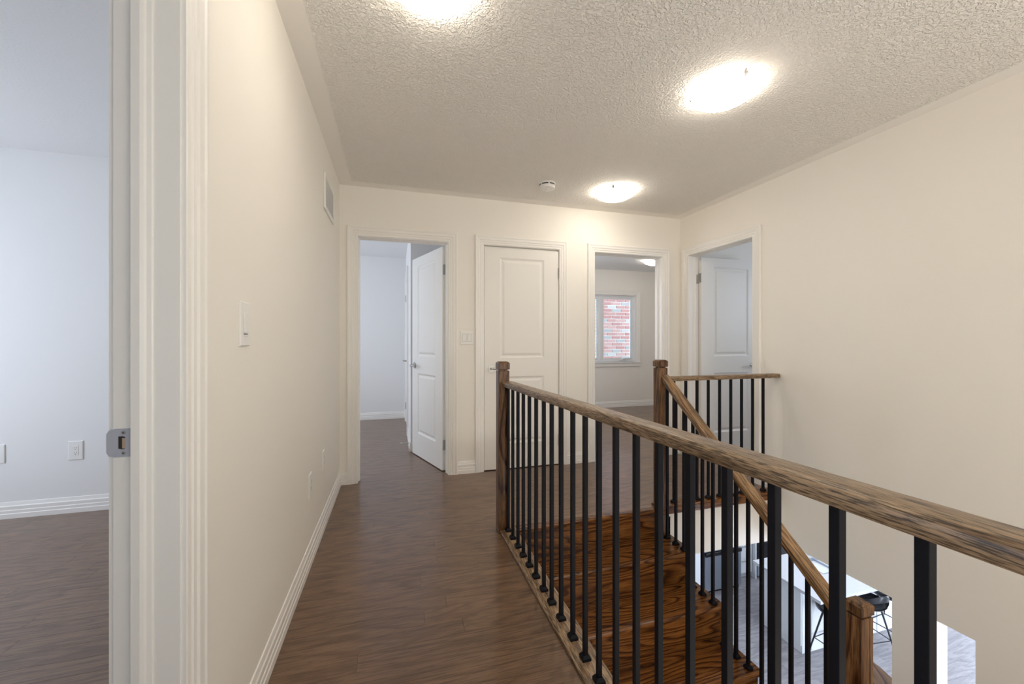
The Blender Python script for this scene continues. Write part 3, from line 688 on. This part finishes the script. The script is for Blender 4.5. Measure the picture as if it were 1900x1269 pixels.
# ------------------------------------------------------------------ switches and outlets
def face_plate(name, label, cat, P, w_, h, kind_, group=None, m=None):
    """P: matrix putting local x=width, y=out of wall, z=up at plate centre"""
    t = empty(name, P.to_translation(), label, cat, group)
    m = m or M['plastic']
    r = .004
    def sq(i, d): return [(-w_/2+i, d, -h/2+i), (w_/2-i, d, -h/2+i), (w_/2-i, d, h/2-i), (-w_/2+i, d, h/2-i)]
    obj('cover_plate', B().sweep([sq(0, .0003), sq(0, .004), sq(.003, .0062)]).xf(P), m, t)
    if kind_ == 'rocker':
        n = max(1, round(w_/.06) if w_ > .1 else 1)
        for k in range(n):
            cx = (k-(n-1)/2)*.046
            rk = obj('rocker', B().pts([(cx-.0165,.0062,-.033),(cx+.0165,.0062,-.033),(cx+.0165,.0062,.033),(cx-.0165,.0062,.033),
                (cx-.0160,.0078,-.0325),(cx+.0160,.0078,-.0325),(cx+.0160,.0105,.0325),(cx-.0160,.0105,.0325)],
                [(0,1,5,4),(1,2,6,5),(2,3,7,6),(3,0,4,7),(4,5,6,7)]).xf(P), m, t)
            obj('reveal', (lambda b: (b.box(cx-.0185,cx-.0166,.0060,.0066,-.035,.035), b.box(cx+.0166,cx+.0185,.0060,.0066,-.035,.035), b.box(cx-.0185,cx+.0185,.0060,.0066,-.035,-.0332), b.box(cx-.0185,cx+.0185,.0060,.0066,.0332,.035), b)[-1])(B()).xf(P), mat('soft_gap_shadow', (.45,.43,.40), .8), t)
    if kind_ == 'dimmer':
        obj('rocker', B().box(-.0165,.0165,.0062,.0100,-.026,.033,.001).xf(P), m, t)
        obj('slider_slot', B().box(-.0165,.0165,.0060,.0066,-.031,-.0285).xf(P), M['shadow_gap'], t)
        obj('air_gap_tab', B().box(-.0165,.0165,.0060,.0085,-.037,-.0315,.0008).xf(P), m, t)
        for z in (.0475, -.0475): obj('screw', B().tube((0,.0060,z),(0,.0068,z),.0028,.0024,12).xf(P), m, t)
    if kind_ == 'outlet':
        ins = obj('receptacle', B().box(-.0165,.0165,.0060,.0078,-.033,.033,.0012).xf(P), m, t)
        for z in (.0165, -.0165):
            b = B().box(-.0075,-.0055,.0076,.0080,z-.001,z+.007).box(.0055,.0075,.0076,.0080,z-.000,z+.006); b.tube((0,.0076,z-.008),(0,.0080,z-.008),.0026,.0026,10)
            obj('slots', b.xf(P), M['shadow_gap'], ins)
        for z in (.0475, -.0475): obj('screw', B().tube((0,.0060,z),(0,.0068,z),.0028,.0024,12).xf(P), m, t)
    return t
def on_left(y, z): return Matrix.Translation((XL, y, z)) @ Matrix.Rotation(-math.pi/2, 4, 'Z')      # out = +x
def on_back(x, z, yy=YB): return Matrix.Translation((x, yy, z)) @ Matrix.Rotation(math.pi, 4, 'Z')    # out = -y
face_plate('light_switch', 'tall white dimmer switch plate on the left hall wall', 'light switch', on_left(1.362, 1.213), .079, .130, 'dimmer')
face_plate('light_switch', 'white double rocker switch between the open bedroom door and the closed door', 'light switch', on_back(.614, 1.198), .118, .122, 'rocker')
face_plate('wall_outlet', 'white outlet low on the left hall wall, the nearer of two', 'outlet', on_left(2.335, .405), .074, .122, 'outlet')
face_plate('wall_plate', 'white wall plate low on the left hall wall, the farther of two near the corner', 'wall plate', on_left(2.735, .425), .074, .116, 'outlet')
face_plate('wall_outlet', 'white duplex outlet low on the left bedroom wall', 'outlet', on_back(-2.088, .420, 3.47), .080, .128, 'outlet')
face_plate('wall_plate', 'white plate at the left picture edge on the bedroom wall', 'wall plate', on_back(-2.515, .425, 3.47), .118, .122, 'blank')

# spring door stop on the closet wall baseboard
ds = empty('door_stop', (.149, 4.50, .06), 'thin metal door stop with white tip on the rear bedroom baseboard', 'door stop')
obj('rod', B().tube((.149,4.50,.065),(.145,4.50,.065),.012,.010,16).tube((.145,4.50,.065),(.075,4.50,.065),.004,.004,10), M['nickel'], ds, smooth=True)
obj('tip', B().tube((.075,4.50,.065),(.062,4.50,.065),.008,.008,14), M['rubber'], ds)

# ------------------------------------------------------------------ kitchen far below
# island
isl = empty('kitchen_island', (6.3, 4.4, ZF), 'white kitchen island with pale countertop and steel sink seen below', 'kitchen island')
ct, cb = -2.11, -2.15
obj('body', B().box(5.27, 7.6, 4.09, 4.70, ZF, cb-.001, .002), M['cabinet'], isl)
b = B(); sx0, sx1, sy0, sy1 = 5.80, 6.45, 4.20, 4.56
for a in ((5.15, sx0, 3.76, 4.76), (sx1, 7.7, 3.76, 4.76), (sx0, sx1, 3.76, sy0), (sx0, sx1, sy1, 4.76)): b.box(a[0], a[1], a[2], a[3], cb, ct)
obj('countertop', b, M['counter'], isl)
obj('side_panel', B().box(5.255, 5.27, 4.10, 4.69, ZF+.1, cb-.02, .002), M['cabinet'], isl)
for x in (5.42, 6.05, 6.68): obj('back_panel', B().box(x, x+.60, 4.075, 4.089, ZF+.02, cb-.04, .003), M['cabinet'], isl)
b = B()
for a in ((sx0-.006, sx0+.008, sy0-.006, sy1+.006), (sx1-.008, sx1+.006, sy0-.006, sy1+.006), (sx0+.008, sx1-.008, sy0-.006, sy0+.008), (sx0+.008, sx1-.008, sy1-.008, sy1+.006), (6.10,6.125,sy0+.008,sy1-.008)):
    b.box(a[0], a[1], a[2], a[3], ct-.20 if a[0] != 6.10 else ct-.20, ct+.003 if a[0] != 6.10 else ct-.02)
b.box(sx0, sx1, sy0, sy1, ct-.205, ct-.2)
sk = obj('sink', b, M['steel'], isl)
fc = B().tube((6.12,4.64,ct),(6.12,4.64,ct+.05),.024,.018,16).path([(6.12,4.64,ct+.05),(6.12,4.64,ct+.30),(6.12,4.60,ct+.37),(6.12,4.52,ct+.39),(6.12,4.45,ct+.36),(6.12,4.43,ct+.28)], .011, 10).tube((6.12,4.64,ct+.09),(6.20,4.64,ct+.12),.007,.006,8)
obj('faucet', fc, M['nickel'], isl, smooth=True)

# fridge
fr = empty('refrigerator', (5.25, 5.8, ZF), 'stainless refrigerator with dark gap above its freezer drawer', 'refrigerator')
obj('cabinet', B().box(4.94, 5.70, 5.56, 6.25, ZF+.03, ZF+1.76, .004), M['steel'], fr)
obj('door', B().box(4.945, 5.318, 5.49, 5.555, ZF+.70, ZF+1.755, .006), M['steel'], fr); obj('door', B().box(5.322, 5.695, 5.49, 5.555, ZF+.70, ZF+1.755, .006), M['steel'], fr)
obj('freezer_drawer', B().box(4.945, 5.695, 5.49, 5.555, ZF+.05, ZF+.625, .006), M['steel'], fr)
obj('drawer_handle', B().box(4.95, 5.69, 5.47, 5.50, ZF+.628, ZF+.690, .004), M['black_glass'], fr)
obj('kick_plate', B().box(4.96, 5.68, 5.53, 5.56, ZF, ZF+.045), M['black_glass'], fr)
struct('trim_7', B().box(4.74, 4.925, 5.50, 6.30, ZF, ZH-.001), M['cabinet'], 'white end panel left of the refrigerator', 'panel')
# drawer cabinet
dcab = empty('drawer_cabinet', (5.95, 5.9, ZF), 'white drawer cabinet between the refrigerator and the range', 'cabinet')
obj('body', B().box(5.74, 6.13, 5.70, 6.29, ZF+.09, ZF+.88).box(5.76, 6.11, 5.74, 6.29, ZF, ZF+.09), M['cabinet'], dcab)
for z0_, z1_ in ((.10,.355),(.362,.615),(.622,.87)):
    d = obj('drawer', B().box(5.745, 6.125, 5.682, 5.699, ZF+z0_, ZF+z1_, .002), M['cabinet'], dcab)
    obj('handle', B().box(5.90,5.98,5.660,5.668,ZF+z1_-.045,ZF+z1_-.035,.001).box(5.905,5.913,5.668,5.683,ZF+z1_-.045,ZF+z1_-.035).box(5.967,5.975,5.668,5.683,ZF+z1_-.045,ZF+z1_-.035), M['nickel'], d)
obj('countertop', B().box(5.735, 6.135, 5.66, 6.295, ZF+.882, ZF+.92, .002), M['counter'], dcab)
struct('trim_8', B().box(6.14, 6.17, 5.62, 6.29, ZF, ZF+.92, .002), M['cabinet'], 'white filler panel beside the range', 'panel')
# range
rg = empty('range', (6.55, 5.9, ZF), 'stainless range with a black glass oven door behind the island', 'range')
obj('body', B().box(6.18, 6.94, 5.66, 6.29, ZF+.03, ZF+.90, .003), M['black_glass'], rg)
obj('oven_door', B().box(6.185, 6.935, 5.62, 5.655, ZF+.24, ZF+.78, .004), M['black_glass'], rg)
obj('warming_drawer', B().box(6.185, 6.935, 5.615, 5.655, ZF+.04, ZF+.225, .004), M['steel'], rg)
obj('control_panel', B().box(6.185, 6.935, 5.60, 5.655, ZF+.79, ZF+.90, .004), M['steel'], rg)
obj('oven_handle', B().tube((6.22,5.575,ZF+.745),(6.90,5.575,ZF+.745),.011,.011,12).tube((6.26,5.575,ZF+.745),(6.26,5.625,ZF+.745),.008,.008,8).tube((6.86,5.575,ZF+.745),(6.86,5.625,ZF+.745),.008,.008,8), M['steel'], rg, smooth=True)
for k in range(5): obj('knob', B().tube((6.30+k*.125,5.575,ZF+.845),(6.30+k*.125,5.60,ZF+.845),.018,.020,16), M['nickel'], rg)
# base cabinet to the right of the range
bc = empty('base_cabinet', (7.6, 5.9, ZF), 'white base cabinet run right of the range, behind the island', 'cabinet')
obj('body', B().box(6.96, 9.0, 5.70, 6.29, ZF, ZF+.88), M['cabinet'], bc)
for x in (6.965, 7.47, 7.975, 8.48): obj('door', B().box(x, x+.50, 5.68, 5.699, ZF+.1, ZF+.87, .003), M['cabinet'], bc)
obj('countertop', B().box(6.955, 9.0, 5.66, 6.295, ZF+.882, ZF+.92, .002), M['counter'], bc)

# bar stools
def stool():
    t = empty('bar_stool', (0,0,0))
    # bucket shell: bowl with raised back, hand hole, open front
    b = B(); na, nr = 36, 9; rings = []
    zs = .66
    def P(i, j, off=0.0):
        a = 2*math.pi*i/na; q = j/(nr-1)                       # back is at -y
        back = max(0, -math.sin(a))
        rx, ry = .215, .195
        rise = .035 + .165*back**1.3
        r = math.sin(min(1, q*1.25)*math.pi/2)
        z = zs + rise*max(0, (q-.45)/.55)**1.6 + .02*q*q
        k = 1 - off*3.2
        return Vector((rx*r*k*math.cos(a)*(1+.06*q), ry*r*k*math.sin(a)*(1+.12*q), z - (0 if off == 0 else .012*(1-q)) ))
    vo = [[b.bm.verts.new(P(i, j, 0) ) for i in range(na)] for j in range(1, nr)]
    vi = [[b.bm.verts.new(P(i, j, .012) + Vector((0,0,.012*(1)))) for i in range(na)] for j in range(1, nr)]
    c0, c1 = b.bm.verts.new((0,0,zs-.0)), b.bm.verts.new((0,0,zs+.012))
    hole = lambda i, j: (j in (nr-4, nr-5)) and (na*3//4-4 <= i < na*3//4+4)
    for i in range(na):
        k = (i+1) % na
        b.bm.faces.new((c0, vo[0][k], vo[0][i])); b.bm.faces.new((c1, vi[0][i], vi[0][k]))
        for j in range(nr-2):
            if hole(i, j): continue
            b.bm.faces.new((vo[j][i], vo[j][k], vo[j+1][k], vo[j+1][i])); b.bm.faces.new((vi[j][i], vi[j+1][i], vi[j+1][k], vi[j][k]))
        b.bm.faces.new((vo[-1][i], vo[-1][k], vi[-1][k], vi[-1][i]))
    obj('seat', b, M['stool_shell'], t, smooth=True)
    tops = [(.10,.09),(-.10,.09),(-.10,-.09),(.10,-.09)]; feet = [(.225,.215),(-.225,.215),(-.225,-.215),(.225,-.215)]
    at = lambda k, z: Vector((*(Vector(tops[k])*(z/.655) + Vector(feet[k])*(1-z/.655)), z))
    for k in range(4): obj('leg', B().tube(at(k, .655), at(k, 0), .012, .009, 10), M['stool_shell'], t, smooth=True)
    b = B()
    for k in range(4): b.tube(at(k, .26), at((k+1)%4, .26), .006, .006, 8)
    obj('footrest', b, M['stool_shell'], t, smooth=True)
    return t
labs = ['black bar stool with thin legs at the near left corner of the kitchen island', 'black bucket bar stool tucked under the island beside the lower newel post', 'black bar stool farthest right, partly hidden by the narrow wall pier']
s0 = stool()
spots = [(5.56, 3.86, 4), (6.13, 3.86, -6), (6.66, 3.90, 5)]
for i, (x, y, a) in enumerate(spots):
    o = s0 if i == 0 else copy_tree(s0)
    o.location = (x, y, ZF); o.rotation_euler = (0, 0, math.radians(a))
    tag(o, labs[i], 'bar stool', 'bar stools at the kitchen island')
